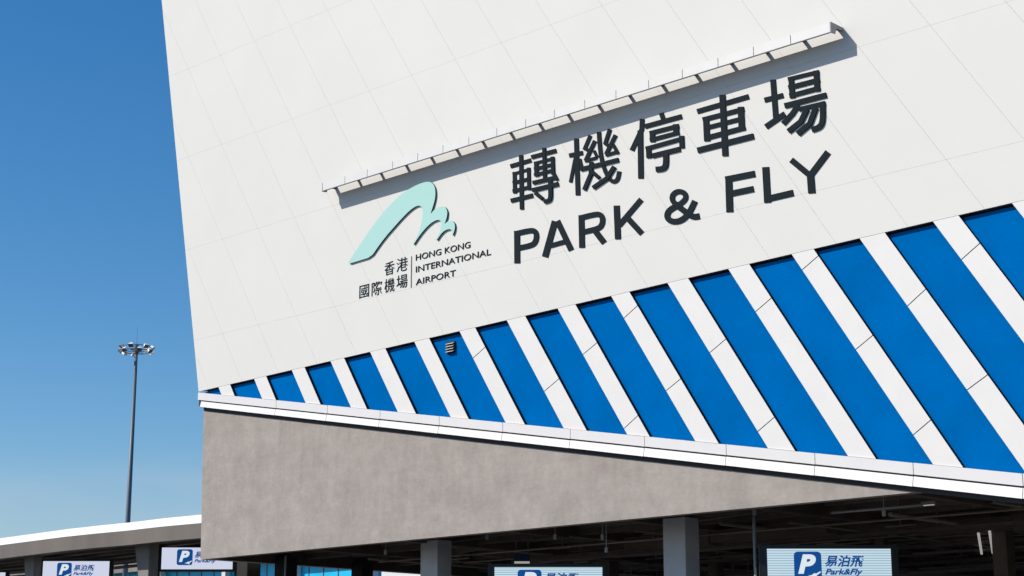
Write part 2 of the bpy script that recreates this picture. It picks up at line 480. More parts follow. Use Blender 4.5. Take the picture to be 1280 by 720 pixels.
# columns under the building
def col(px, w, su, sw, zt=None, z0=0.0, m='column'):
    p = UZ(px, 700, w)[0]
    mb = MB(); mb.bar(p - su / 2, p + su / 2, z0, zt if zt else zc + 0.2, w - sw, w)
    return mb.build('column', M[m], B, bevel=0.015)
c_b = col(843, -2.1, 0.80, 0.62)
c_a = col(536, -2.1, 0.80, 0.62)
c_c = col(303, -2.3, 0.62, 0.60, m='shadedcol')
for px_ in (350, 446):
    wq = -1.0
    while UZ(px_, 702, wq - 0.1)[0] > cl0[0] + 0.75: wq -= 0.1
    print('edge column', px_, wq); col(px_, wq, 0.62, 0.55, m='shadedcol')
for px, w, s in ((612, -9, 0.22), (755, -9.5, 0.5), (890, -13, 0.4), (1100, -10.0, 0.30), (1085, -16.0, 0.5), (1250, -8.5, 0.45)):
    col(px, w, s, s, m='beam')
pipe(W(UZ(357, 700, -1.0)[0], 0, -1.0), W(UZ(357, 700, -1.0)[0], zc, -1.0), 0.035, 'grey', 'conduit')
pipe(W(UZ(944, 700, -1.6)[0], 0, -1.6), W(UZ(944, 700, -1.6)[0], zc + 0.1, -1.6), 0.045, 'grey', 'conduit')
for px, py in ((943, 640), (609, 671), (694, 670.5), (753, 671), (482, 690), (758, 687), (1105, 641)):
    r = UZ(px, py, -1.4); mb = MB(); mb.tube(W(r[0], r[1] + 0.06, -1.4), W(r[0], r[1] - 0.08, -1.4), 0.05, 10)
    mb.tube(W(r[0], r[1] + 0.06, -1.4), W(r[0], zc + 0.5, -1.4), 0.012, 6)
    mb.build('sprinkler', M['grey'], B)
# the shell above: side, roof, back
sh = MB()
zz = [zc + 0.005, Le0[1], ztop]
pl = [(cl0[0], zc), (cl1[0] + 0.1, Le0[1]), (left_at(ztop) + 0.06, ztop - 0.1)]
for (a, b) in ((0, 1), (1, 2)):
    fr = [W(pl[a][0], pl[a][1] + 0.001, CW - 0.31), W(pl[b][0], pl[b][1], CW - 0.31), W(pl[b][0] + 0.3, pl[b][1], CW - 0.31), W(pl[a][0] + 0.3, pl[a][1] + 0.001, CW - 0.31)]
    sh.quad_loop(fr, [p - N * (abs(DB) - 0.8) for p in fr])
sh.build('side_wall', M['white'], B)
rf = MB(); rf.slab([(pl[2][0] + .3, ztop - .4), (UR - .02, ztop - .4), (UR - .02, ztop - .1), (pl[2][0] + .3, ztop - .1)], DB + .5, -0.36); rf.build('roof', M['white'], B)
sh = MB(); sh.bar(UR - 0.3, UR - 0.02, 0.1, ztop - 0.42, DB + 0.5, -0.64); sh.build('side_wall', M['white'], B)
sh = MB(); sh.bar(cl0[0] + 0.35, UR - 0.32, zc + 1.01, ztop - 0.42, DB + 0.5, DB + 0.8); sh.build('back_wall', M['white'], B)

# vent louvre on a blue panel
vb = MB(); q = [UZ(x, y, -DEP + 0.02) for x, y in ((558.6, 429.8), (569.2, 427), (569.2, 439.2), (558.6, 442))]
u0, u1 = q[0][0], q[1][0]; z1 = 0.5 * (q[0][1] + q[1][1]) ; z0 = 0.5 * (q[2][1] + q[3][1])
z1 = UZ(563.9, 427.6, -DEP)[1]; z0 = UZ(563.9, 441.6, -DEP)[1]
vb.bar(u0, u1, z0, z1, -DEP + 0.002, -DEP + 0.05)
vent = vb.build('vent', M['dark'], B)
sl = MB()
for k in range(4):
    zc_ = z0 + (z1 - z0) * (0.10 + 0.235 * k)
    fr = [W(u0 + 0.04, zc_, -DEP + 0.12), W(u1 - 0.01, zc_, -DEP + 0.12), W(u1 - 0.01, zc_ + 0.03, -DEP + 0.052), W(u0 + 0.04, zc_ + 0.03, -DEP + 0.052)]
    sl.quad_loop(fr, [p - Vector((0, 0, 0.008)) for p in fr])
sl.build('slats', M['stripe'], vent)

# ------------------------------------------------------------------ lettering helpers
def stroke_poly(pts, wd):
    if len(pts) >= 4:
        for _ in range(2):
            o = [pts[0]]
            for i in range(len(pts) - 1):
                a, b = pts[i], pts[i + 1]
                if i > 0: o.append((a[0] * .75 + b[0] * .25, a[1] * .75 + b[1] * .25))
                if i < len(pts) - 2: o.append((a[0] * .25 + b[0] * .75, a[1] * .25 + b[1] * .75))
            o.append(pts[-1]); pts = o
    pts = [Vector(p) for p in pts]; n = len(pts); L = []; Rr = []
    for i in range(n):
        if i == 0: d = (pts[1] - pts[0]).normalized(); m = Vector((-d.y, d.x)); k = 1
        elif i == n - 1: d = (pts[-1] - pts[-2]).normalized(); m = Vector((-d.y, d.x)); k = 1
        else:
            d1 = (pts[i] - pts[i - 1]).normalized(); d2 = (pts[i + 1] - pts[i]).normalized()
            n1 = Vector((-d1.y, d1.x)); n2 = Vector((-d2.y, d2.x)); m = (n1 + n2).normalized(); k = min(1.6, 1 / max(0.3, m.dot(n1)))
        L.append(pts[i] + m * k * wd / 2); Rr.append(pts[i] - m * k * wd / 2)
    return L, Rr
def glyph(parent, strokes, ox, oy, s, depth=0.012, name='letter', thin=1.0, mt='black', off=(0, 0)):
    mb = MB(); k = 0
    for st in strokes:
        wd = st[-1] / s * thin; pts = [(ox + x / s, oy + y / s) for x, y in st[:-1]]
        L, Rr = stroke_poly(pts, wd)
        w1 = 0.012 + depth + 0.0016 * k; k += 1
        n = len(L)
        base = len(mb.v)
        for P in (L, Rr):
            for p in P:
                u, z = UZ(p.x, p.y, w1); mb.v.append(tuple(W(u, z, w1)))
        for P in (L, Rr):
            for p in P:
                u, z = UZ(p.x, p.y, w1); mb.v.append(tuple(W(u, z, 0.003)))
        for i in range(n - 1):
            mb.f.append([base + i, base + i + 1, base + n + i + 1, base + n + i]); mb.mi.append(0)
            mb.f.append([base + i, base + 2 * n + i, base + 2 * n + i + 1, base + i + 1]); mb.mi.append(0)
            mb.f.append([base + n + i, base + n + i + 1, base + 3 * n + i + 1, base + 3 * n + i]); mb.mi.append(0)
        for i in (0, n - 1):
            mb.f.append([base + i, base + n + i, base + 3 * n + i, base + 2 * n + i]); mb.mi.append(0)
    return mb.build(name, M[mt], parent)

def sign_empty(name, px, py, label, cat):
    u, z = UZ(px, py); return empty(name, W(u, z, 0), label, cat)

S1 = sign_empty('wall_sign', 835, 200, 'row of five large charcoal Chinese characters under the projecting light shelf', 'sign')
zhuan = [((62, 262), (270, 202), 44), ((84, 340), (262, 290), 30), ((84, 430), (262, 386), 38), ((84, 512), (262, 468), 38),
         ((102, 318), (106, 532), 38), ((243, 275), (248, 498), 36), ((167, 150), (175, 692), 40), ((65, 606), (285, 552), 42),
         ((270, 170), (518, 104), 40), ((298, 232), (500, 180), 28), ((298, 290), (500, 238), 32), ((298, 350), (500, 296), 32),
         ((317, 215), (321, 362), 40), ((480, 165), (488, 350), 34), ((396, 78), (404, 402), 34),
         ((283, 426), (520, 370), 38), ((492, 335), (525, 398), 36), ((275, 500), (538, 436), 40),
         ((456, 395), (462, 572), (445, 605), (395, 615), 40), ((308, 528), (382, 588), 38)]
ji = [((85, 336), (215, 310), 42), ((152, 175), (168, 712), 46), ((145, 345), (97, 590), 32), ((185, 368), (212, 478), 28),
      ((365, 112), (378, 300), (405, 430), (450, 540), (500, 590), (545, 565), (558, 485), 40),
      ((284, 145), (232, 268), (290, 300), 34), ((328, 195), (238, 385), 36), ((232, 388), (345, 355), 28), ((318, 290), (350, 352), 28),
      ((468, 85), (425, 220), (475, 262), 34), ((522, 140), (430, 325), 34), ((428, 332), (535, 300), 28), ((500, 235), (545, 315), 32),
      ((190, 466), (550, 375), 40), ((292, 395), (288, 510), (225, 662), 38), ((300, 490), (368, 548), 36), ((510, 440), (440, 550), (308, 642), 40)]
ting = [((170, 140), (166, 240), (72, 440), 46), ((152, 250), (158, 705), 54), ((350, 85), (372, 150), 46), ((195, 212), (545, 116), 46),
        ((240, 276), (517, 205), 42), ((243, 341), (520, 268), 40), ((264, 262), (268, 358), 50), ((488, 190), (492, 292), 56),
        ((203, 423), (562, 322), 40), ((228, 400), (233, 510), 48), ((541, 300), (546, 415), 46), ((262, 490), (528, 424), 46),
        ((392, 455), (394, 575), (370, 612), (298, 618), 52)]
che = [((85, 260), (573, 118), 50), ((137, 338), (530, 236), 48), ((150, 420), (530, 322), 44), ((155, 515), (540, 411), 50),
       ((167, 315), (178, 540), 58), ((497, 215), (507, 440), 60), ((322, 102), (350, 680), 58), ((87, 628), (618, 492), 56)]
chang = [((78, 342), (256, 296), 50), ((158, 148), (186, 512), 54), ((90, 595), (272, 470), 54),
         ((300, 143), (595, 72), 38), ((305, 224), (600, 148), 48), ((315, 302), (604, 224), 46), ((328, 125), (342, 322), 52), ((567, 62), (577, 258), 54),
         ((268, 395), (663, 292), 52), ((395, 385), (340, 470), (252, 566), 48), ((400, 428), (652, 368), 42),
         ((626, 360), (630, 530), (605, 595), (525, 622), 52), ((478, 425), (420, 545), (302, 638), 52), ((562, 410), (505, 565), (390, 662), 52)]
for st, ox, oy, s in ((zhuan, 630, 175, 8.0), (ji, 700, 150, 7.58), (ting, 780, 130, 7.58), (che, 860, 105, 7.58), (chang, 945, 80, 7.58)):
    glyph(S1, st, ox, oy, s, thin=0.94)
S2 = sign_empty('wall_sign', 835, 290, 'large charcoal lettering PARK & FLY on the white wall above the blue stripes', 'sign')
LP = [((78, 345), (80, 632), 50), ((56, 372), (205, 337), (244, 352), (254, 398), (236, 455), (195, 476), (80, 500), 46)]
LA = [((415, 258), (327, 576), 54), ((436, 256), (560, 516), 50), ((375, 476), (500, 442), 40)]
LR = [((650, 205), (656, 494), 50), ((630, 232), (788, 192), (828, 206), (842, 250), (828, 302), (788, 328), (660, 356), 46), ((768, 340), (852, 450), 52)]
LK = [((963, 120), (975, 418), 52), ((1182, 65), (985, 296), 46), ((1048, 218), (1186, 368), 50)]
for st in (LP, LA, LR, LK): glyph(S2, st, 635, 240, 7.11)
LAMP = [((308, 484), (250, 486), (200, 450), (135, 400), (112, 352), (128, 320), (165, 308), (205, 322), (212, 355), (190, 388), (100, 440), (74, 478), (86, 512), (130, 528), (180, 512), (232, 462), (272, 378), 40)]
LAMP = [((308, 484), (262, 492), (195, 445), (128, 392), 42), ((150, 415), (113, 372), (114, 336), (142, 310), (180, 308), (211, 330), (208, 368), (150, 412), 36),
        ((165, 400), (92, 440), (74, 478), (88, 512), (130, 526), (185, 512), (235, 462), (275, 376), 40)]
LF = [((515, 205), (523, 455), 48), ((492, 224), (702, 182), 44), ((520, 326), (692, 290), 42)]
LL = [((778, 135), (792, 388), 48), ((778, 364), (974, 318), 44)]
LY = [((960, 84), (1100, 200), 42), ((1222, 28), (1092, 200), 44), ((1095, 175), (1106, 320), 50)]
for st in (LAMP, LF, LL, LY): glyph(S2, st, 820, 185, 5.69)

FONT = bpy.data.fonts.load('<builtin>') if '<builtin>' not in bpy.data.fonts else bpy.data.fonts['<builtin>']
def text_mesh(s, offset=0.0, extrude=0.0, shear=0.0, spacing=1.0):
    cu = bpy.data.curves.new('lettering', 'FONT'); cu.font = FONT; cu.body = s; cu.size = 1
    cu.offset = offset; cu.shear = shear; cu.space_character = spacing; cu.resolution_u = 4
    ob = bpy.data.objects.new('lettering', cu); COL.objects.link(ob)
    dg = bpy.context.evaluated_depsgraph_get()
    me = bpy.data.meshes.new_from_object(ob.evaluated_get(dg))
    bpy.data.objects.remove(ob); bpy.data.curves.remove(cu)
    vs = [v.co.copy() for v in me.vertices]; fs = [list(p.vertices) for p in me.polygons]
    bpy.data.meshes.remove(me)
    return vs, fs
def put_text(s, place, name, m, parent, th=0.012, **kw):
    """place(a,b,c): a,b in 0..1 over the lettering's bounding box, c depth"""
    vs, fs = text_mesh(s, **kw)
    x0 = min(v.x for v in vs); x1 = max(v.x for v in vs); y0 = min(v.y for v in vs); y1 = max(v.y for v in vs)
    me = bpy.data.meshes.new(name); off = parent_world(parent)
    pts = [place((v.x - x0) / (x1 - x0), (v.y - y0) / (y1 - y0), 0.0) - off for v in vs]
    bm = bmesh.new(); bv = [bm.verts.new(p) for p in pts]
    for f in fs:
        try: bm.faces.new([bv[i] for i in f])
        except ValueError: pass
    if th > 0:
        nrm = (place(0, 0, 1) - place(0, 0, 0))
        r = bmesh.ops.extrude_face_region(bm, geom=bm.faces[:])
        for g_ in r['geom']:
            if isinstance(g_, bmesh.types.BMVert): g_.co += nrm * th
    bmesh.ops.recalc_face_normals(bm, faces=bm.faces)
    bm.to_mesh(me); bm.free(); me.materials.append(m)
    o = bpy.data.objects.new(name, me); COL.objects.link(o); o.parent = parent
    return o
def split_loose(o, name):
    me = o.data; bm = bmesh.new(); bm.from_mesh(me); bm.verts.ensure_lookup_table()
    seen = set(); groups = []
    for v in bm.verts:
        if v.index in seen: continue
        st = [v]; seen.add(v.index); g_ = []
        while st:
            x = st.pop(); g_.append(x.index)
            for e_ in x.link_edges:
                y = e_.other_vert(x)
                if y.index not in seen: seen.add(y.index); st.append(y)
        groups.append(set(g_))
    out = []
    for g_ in groups:
        idx = {k: n for n, k in enumerate(sorted(g_))}
        m2 = bpy.data.meshes.new(name)
        m2.from_pydata([tuple(bm.verts[k].co) for k in sorted(g_)], [], [[idx[v.index] for v in f.verts] for f in bm.faces if f.verts[0].index in g_])
        m2.materials.append(me.materials[0])
        o2 = bpy.data.objects.new(name, m2); COL.objects.link(o2); o2.parent = o.parent; out.append(o2)
    bm.free(); bpy.data.objects.remove(o)
    return out
def wall_place(pl, pr, hpx, w=0.006):
    """baseline from px pl to px pr, letter height at the left in px"""
    a = UZ(*pl); b = UZ(*pr); t = UZ(pl[0], pl[1] - hpx)
    h = t[1] - a[1]; z = a[1]; z2 = b[1]
    return lambda x, y, c: W(a[0] + (b[0] - a[0]) * x, z + (z2 - z) * x + h * y, w + c)

S3 = sign_empty('airport_sign', 520, 300, 'pale turquoise mountain emblem with small airport name lettering below it', 'sign')
mtn = [(25, 690), (60, 635), (100, 575), (180, 455), (250, 355), (330, 255), (410, 170), (480, 107), (560, 57), (640, 21), (700, 11), (728, 30), (744, 62), (749, 110), (743, 160), (728, 215),
       (706, 282), (730, 252), (760, 226), (800, 215), (832, 224), (846, 258), (842, 300), (830, 340), (818, 362), (845, 341), (875, 332), (901, 345), (909, 380), (902, 420), (884, 460),
       (886, 425), (872, 400), (838, 405), (798, 433), (758, 494), (752, 486), (782, 435), (793, 395), (797, 360), (790, 333), (770, 324), (733, 337), (688, 372), (638, 428), (598, 483), (558, 543),
       (598, 462), (622, 400), (638, 335), (645, 275), (640, 228), (622, 208), (588, 213), (538, 248), (478, 308), (408, 386), (338, 466), (278, 546), (222, 630), (120, 661)]
def smooth_closed(pts, it=1):
    for _ in range(it):
        o = []
        n = len(pts)
        for i in range(n):
            a, b = pts[i], pts[(i + 1) % n]
            o += [(a[0] * .75 + b[0] * .25, a[1] * .75 + b[1] * .25), (a[0] * .25 + b[0] * .75, a[1] * .25 + b[1] * .75)]
        pts = o
    return pts
mp = smooth_closed(mtn, 1)
em = MB(); wz = 0.06
ptsu = [UZ(430 + x / 6.547, 225 + y / 6.547, wz) for x, y in mp]
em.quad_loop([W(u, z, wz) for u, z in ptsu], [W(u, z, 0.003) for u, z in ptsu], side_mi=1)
em.build('emblem', [M['teal'], M['tealshade']], S3)
split_loose(put_text('HONG KONG', wall_place((520.1, 326.0), (588.3, 309.6), 7.6), 'lettering', M['black'], S3, offset=0.004), 'letter')
split_loose(put_text('INTERNATIONAL', wall_place((520.1, 340.8), (614.0, 318.6), 7.6), 'lettering', M['black'], S3, offset=0.004), 'letter')
split_loose(put_text('AIRPORT', wall_place((520.1, 356.6), (570, 344.9), 7.6), 'lettering', M['black'], S3, offset=0.004), 'letter')
dv = MB(); a = UZ(514.4, 320.2); b = UZ(515, 359.3); dv.bar(a[0], a[0] + 0.018, b[1], a[1], 0.004, 0.025); dv.build('divider', M['grey'], S3)
for ch, xa, xb, yb, h in (('香', 480.9, 493.0, 345.0, 16.4), ('港', 495.8, 509.6, 340.6, 16.8), ('國', 449.4, 461.3, 373.4, 15.6), ('際', 464.8, 477.6, 370.5, 17.0),
                          ('機', 480.8, 493.2, 366.5, 17.0), ('場', 495.8, 509.4, 361.8, 16.6)):
    put_text(ch, wall_place((xa, yb), (xb, yb - 0.24 * (xb - xa)), h), 'character', M['black'], S3, offset=-0.006)

# ------------------------------------------------------------------ light shelf above the signs
WO, WI = 0.55, 0.265
la, lb = UZ(403, 239.4, WO), UZ(1038, 39.4, WO)
zbt = 0.5 * (la[1] + lb[1]); HH = 0.27
S4 = empty('light_shelf', W(0.5 * (la[0] + lb[0]), zbt, 0), 'long thin white shelf on short arms jutting from the wall above the signs', 'light shelf')
jx = [403, 431, 459, 490.5, 522, 553.7, 586, 621, 657, 693, 731, 770, 811, 853, 897.6, 942, 988.4, 1036]
junc = [UZ(x, 239.4 - 0.315 * (x - 403), WO)[0] for x in jx]
junc[-1] = lb[0]
pm = (junc[-1] - junc[0]) / 17
print('shelf', la, lb, [round(b - a, 2) for a, b in zip(junc[:-1], junc[1:])])
for a, b in zip(junc[:-1], junc[1:]):
    mb = MB(); mb.bar(a + 0.011, b - 0.011, zbt + 0.012, zbt + HH, WO - 0.02, WO); mb.build('front_panel', M['white2'], S4)
mb = MB(); mb.bar(junc[0], junc[-1], zbt - 0.012, zbt + 0.010, WO - 0.03, WO + 0.006); mb.build('rail', M['railgrey'], S4)
mb = MB(); mb.bar(junc[0], junc[-1], zbt + HH - 0.035, zbt + HH - 0.003, WI, WO - 0.022); mb.build('top_plate', M['grey'], S4)
mb = MB(); mb.bar(junc[0], junc[-1], zbt + 0.012, zbt + HH - 0.04, WO - 0.05, WO - 0.03); mb.build('backing', M['railgrey'], S4)
for u in junc:
    mb = MB()
    uu = min(u, junc[-1] - 0.13)
    mb.bar(uu, uu + 0.115, zbt + HH - 0.06, zbt + HH - 0.037, 0.001, WO - 0.055); mb.build('arm', M['railgrey'], S4)
for u in (junc[0] - 0.02, junc[-1]):
    pts = [(0.001, HH), (0.001, HH - 0.09), (WO - 0.25, HH - 0.10), (WO - 0.19, 0.0), (WO + 0.004, -0.02), (WO + 0.004, HH + 0.01)]
    mb = MB(); mb.quad_loop([W(u, zbt + z, w) for w, z in pts], [W(u + 0.02, zbt + z, w) for w, z in pts]); mb.build('end_plate', M['grey'], S4)

# ------------------------------------------------------------------ LED screens
def led(px_c, py_top, Y, width, label, face='led'):
    c = at_y(px_c, py_top, Y); Hh = width / 3.32
    e = empty('led_sign', (c.x, c.y, 0), label, 'sign', 'lit parking signs over the lanes')
    x0, x1 = c.x - width / 2, c.x + width / 2; zt = c.z; zb = c.z - Hh; y = c.y
    X = Vector((1, 0, 0)); Yv = Vector((0, 1, 0)); Z = Vector((0, 0, 1))
    def bx(xa, xb, ya, yb, za, zb2): return ((Vector(((xa + xb) / 2, (ya + yb) / 2, (za + zb2) / 2))), X * (xb - xa) / 2, Yv * (yb - ya) / 2, Z * (zb2 - za) / 2)
    mb = MB(); mb.box(*bx(x0 - 0.10, x1 + 0.10, y + 0.02, y + 0.30, zb - 0.10, zt + 0.10)); mb.build('cabinet', M['ledframe'], e)
    # face object has its own origin so the scan lines sit at its foot
    mb = MB(); mb.box(*bx(x0, x1, y, y + 0.018, zb, zt)); mb.build('screen', M[face], e)
    for sx in (x0 - 0.20, x1 + 0.08):
        mb = MB(); mb.box(*bx(sx, sx + 0.12, y + 0.06, y + 0.18, 0.15, zt + 0.12)); mb.build('post', M['ledframe'], e)
    L = lambda a: x0 + width * a
    def rr_(a, b, ztop_, h, y_, rad=0.14):
        xa, xb = L(a), L(b); r = rad * (xb - xa); pts = []
        for cx, cz_, st in ((xb - r, ztop_ - r, 0), (xa + r, ztop_ - r, 90), (xa + r, ztop_ - h + r, 180), (xb - r, ztop_ - h + r, 270)):
            for k in range(5):
                t = R(st + k * 22.5); pts.append(Vector((cx + r * math.cos(t), y_, cz_ + r * math.sin(t))))
        return pts
    s = 0.222 * width; top = zt - 0.075 * Hh
    mb = MB(); p = rr_(0.214, 0.436, top, s, y - 0.004); mb.quad_loop(p, [q + Yv * 0.003 for q in p]); mb.build('logo_square', M['ledblue'], e)
    def pl(xa, xb, za, zb2, yy): return lambda a, b, c_: Vector((xa + (xb - xa) * a, yy - c_, za + (zb2 - za) * b))
    sx0 = L(0.214)
    put_text('P', pl(sx0 + 0.14 * s, sx0 + 0.80 * s, top - 0.80 * s, top - 0.10 * s, y - 0.006), 'letter', M['ledwhite'], e, th=0, shear=0.25, offset=0.05)
    # small aeroplane
    ap = [(0.50, 0.86), (0.62, 0.85), (0.70, 0.79), (0.77, 0.77), (0.76, 0.81), (0.92, 0.72), (0.97, 0.72), (0.95, 0.76), (0.80, 0.87), (0.83, 0.95), (0.78, 0.95), (0.70, 0.90), (0.60, 0.90)]
    mb = MB(); P = [Vector((sx0 + a * s, y - 0.007, top - b * s)) for a, b in ap]; mb.quad_loop(P, [q + Yv * 0.001 for q in P]); mb.build('aeroplane', M['ledwhite'], e)
    put_text('易泊飛', pl(L(0.462), L(0.782), top - 0.56 * s, top - 0.13 * s, y - 0.006), 'lettering', M['ledblue'], e, th=0, shear=0.25, offset=0.03)
    put_text('Park&Fly', pl(L(0.462), L(0.768), top - 0.90 * s, top - 0.62 * s, y - 0.006), 'lettering', M['ledblue'], e, th=0, shear=0.3, offset=0.035)
    return e
led(1036, 686.0, 46.0, 3.22, 'lit parking sign on the right, between the two posts under the blue stripes')
led(685.5, 709.0, 52.9, 3.22, 'lit parking sign cut off by the bottom edge, left of the wide grey column')
led(247, 684.5, 80.0, 3.22, 'lit parking sign tucked behind the lower left corner of the grey wall', 'led2')
led(95.5, 701.5, 86.0, 3.22, 'lit parking sign hanging below the far canopy, left of the light mast', 'led2')
led(-32, 715.5, 92.0, 3.22, 'sliver of a lit parking sign at the far left bottom corner', 'led2')

# ------------------------------------------------------------------ left canopy (toll plaza)
KC = Vector(at_y(247, 684.5, 80.0)); KC = -(N.dot(KC)) - 3.2         # plane parallel to the facade, nearer than its signs
def uzk(px, py, dw=0.0):
    r = ray(px, py); p = CAM + r * ((KC + dw) / (-(N.dot(r)))); return ((p - O).dot(E), p.z, -(N.dot(p)))
CN = empty('entrance_canopy', W(-8, 0, CD - KC), 'long low canopy with a curved white roof edge and grey fascia behind the building', 'canopy')
top_px = [(-260, 700), (-120, 686), (-60, 679.5), (0, 671.5), (40, 666), (80, 660.5), (120, 656), (160, 652), (200, 647), (250, 642), (310, 634.8), (380, 626)]
def lower(px, d): return d
tw = []; tb = []; gb = []
for x, y in top_px:
    f_ = (x - 0) / 250.0
    tw.append(uzk(x, y)); tb.append(uzk(x, y + 10.0 + 1.8 * max(-0.5, min(1.4, f_)))); gb.append(uzk(x, y + 26.8 + 3.9 * max(-0.5, min(1.4, f_))))
def WK(u, z, back=0.0): return O + E * u + Vector((0, 0, z)) + N * (CD - KC - back)
def strip(A_, B_, b0, b1, lean=0.0):
    mb = MB()
    for i in range(len(A_) - 1):
        a, b, c, d = A_[i], A_[i + 1], B_[i + 1], B_[i]
        fr = [WK(a[0], a[1], b0 + lean), WK(b[0], b[1], b0 + lean), WK(c[0], c[1], b0), WK(d[0], d[1], b0)]
        bkk = [WK(a[0], a[1], b1), WK(b[0], b[1], b1), WK(c[0], c[1], b1), WK(d[0], d[1], b1)]
        mb.quad_loop(fr, bkk)
    return mb
strip(tw, tb, 0.0, 8.0, 0.3).build('roof', M['canwhite'], CN)
strip([(a[0], a[1] - 0.003) for a in tb], gb, 0.0, 0.35).build('fascia', M['cangrey'], CN)
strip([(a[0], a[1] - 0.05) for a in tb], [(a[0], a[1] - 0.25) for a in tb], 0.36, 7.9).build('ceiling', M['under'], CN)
cb = MB()
for k in range(6):
    bk_ = 1.0 + k * 1.15
    cb2 = strip([(a[0], a[1] - 0.26) for a in tb], [(a[0], a[1] - 0.55) for a in tb], bk_, bk_ + 0.3); cb.v and None
    base = len(cb.v); cb.v += cb2.v; cb.f += [[i + base for i in f_] for f_ in cb2.f]; cb.mi += cb2.mi
cb.build('purlins', M['beam'], CN)
def interp(lst, u):
    for a, b in zip(lst[:-1], lst[1:]):
        if a[0] <= u <= b[0]: return a[1] + (b[1] - a[1]) * (u - a[0]) / (b[0] - a[0])
    return lst[-1][1]
def pier(px_l, px_r, py, dw):
    """tapered pier, wider at its head"""
    a = uzk(px_l, py, dw); b = uzk(px_r, py, dw); zt = interp(tb, min(max(a[0], tb[0][0]), tb[-1][0])) - 0.27
    wd = b[0] - a[0]; mb = MB()
    fr = [WK(a[0], zt, dw), WK(b[0], zt, dw), WK(b[0], 0, dw), WK(a[0] + wd * 0.45, 0, dw), WK(a[0] + wd * 0.42, zt - 1.9, dw)]
    mb.quad_loop(fr, [p - N * 0.5 for p in fr]); return mb.build('pier', M['pier'], CN, bevel=0.02)
pier(29, 43, 695, 1.0); pier(167, 187, 681, 1.0); pier(-130, -114, 700, 1.0)
pp = MB()
for z, bk_, r in ((0.62, 4.0, 0.05), (0.7, 4.8, 0.07), (0.62, 5.8, 0.05), (0.75, 6.6, 0.08), (0.66, 7.4, 0.06)):
    for i in range(len(tb) - 1):
        pp.tube(WK(tb[i][0], tb[i][1] - z, bk_), WK(tb[i + 1][0], tb[i + 1][1] - z, bk_), r, 6)
pp.build('pipes', M['pipe'], CN)

# far building with cyan glazing, seen through the lanes
WF = -52.0
pL, pR = UZ(-60, 711, WF)[0], UZ(470, 700, WF)[0]
hz = UZ(250, 711, WF)[1]
TB = empty('terminal_building', W((pL + pR) / 2, 0, WF), 'distant low building of cyan glazing and white posts glimpsed through the dark undercroft', 'building')
mb = MB(); hz += 1.0
mb.bar(pL, pR, 0, hz - 0.9, WF - 14, WF); mb.build('glazing', M['glass'], TB)
mb = MB(); mb.bar(pL - 0.6, pR + 0.6, hz - 0.88, hz + 0.1, WF - 14.5, WF + 1.2); mb.build('roof', M['pier'], TB)
k = pL + 0.4
while k < pR:
    mb = MB(); mb.bar(k, k + 0.5, 0, hz - 0.9, WF + 0.05, WF + 0.6); mb.build('post', M['canwhite'], TB); k += 9.3
mu = MB(); k = pL + 1.8
while k < pR: mu.bar(k, k + 0.09, 0.1, hz - 1.0, WF + 0.003, WF + 0.045); k += 1.8
for z in (3, 6, 9): mu.bar(pL, pR, z, z + 0.1, WF + 0.002, WF + 0.04)
mu.build('mullions', M['railgrey'], TB)
pL, pR = UZ(477, 711, -45)[0], UZ(660, 711, -45)[0]
SW = empty('white_wall', W((pL + pR) / 2, 0, -45), 'plain pale wall in the far background, seen either side of the narrower grey column', 'wall')
mb = MB(); mb.bar(pL, pR, 0, 14.0, -45.4, -45); mb.build('wall_panel', M['canwhite'], SW)
mb = MB(); mb.bar(pL - .1, pR + .1, 14.01, 14.15, -45.5, -44.9); mb.build('coping', M['cangrey'], SW)

# small hanging sign + lit fittings under the building
c = at_y(652.5, 692.5, 58)
hs = empty('hanging_sign', (c.x, c.y, c.z), 'small dark blue hanging sign with a white strip above the cut-off lit parking sign', 'sign')
mb = MB(); mb.box(c + Vector((0, 0, -0.12)), Vector((0.25, 0, 0)), Vector((0, 0.03, 0)), Vector((0, 0, 0.12))); mb.build('panel', mat('navy sign', (0.01, 0.05, 0.12), 0.5), hs)
mb = MB(); mb.box(c + Vector((0, 0, -0.275)), Vector((0.25, 0, 0)), Vector((0, 0.035, 0)), Vector((0, 0, 0.033))); mb.build('lit_strip', M['tube'], hs)
for s_ in (-0.2, 0.2):
    mb = MB(); mb.tube(c + Vector((s_, 0, 0)), Vector((c.x + s_, c.y, zc + 0.6)), 0.012, 6); mb.build('rod', M['grey'], hs)

def strip_light(px0, py0, px1, py1, z, lab, r=0.035):
    a = ray(px0, py0); b = ray(px1, py1); p = CAM + a * ((z - 1.6) / a.z); q = CAM + b * ((z - 1.6) / b.z)
    return p, q
lt = None
zl = zc - 0.25
p1, q1_ = strip_light(1223, 667, 1227, 692, zl, '')
p2, q2_ = strip_light(1237, 664.5, 1241, 691, zl, '')
SLT = empty('strip_light', (p1 + q2_) / 2, 'pair of pale parallel strip lights hanging in the dark at the lower right', 'lamp')
for a, b in ((p1, q1_), (p2, q2_)):
    mb = MB(); mb.tube(a, b, 0.038, 8); mb.build('tube', M['tube'], SLT)
mb = MB()
for t in (0.1, 0.5, 0.9):
    a = p1.lerp(q1_, t) + Vector((0, 0, .08)); b = p2.lerp(q2_, t) + Vector((0, 0, .08)); mb.tube(a, b, 0.02, 6)
    for k in (a, b): mb.tube(k, Vector((k.x, k.y, zc + 0.6)), 0.012, 6)
mb.build('hanger', M['pipe'], SLT)
a, b = UZ(1151, 629.5, -3.0), UZ(1168, 627.5, -3.0)
fl = empty('ceiling_lamp', W(a[0], a[1], -3.0), 'short pale ceiling lamp just under the sloping white fascia', 'lamp')
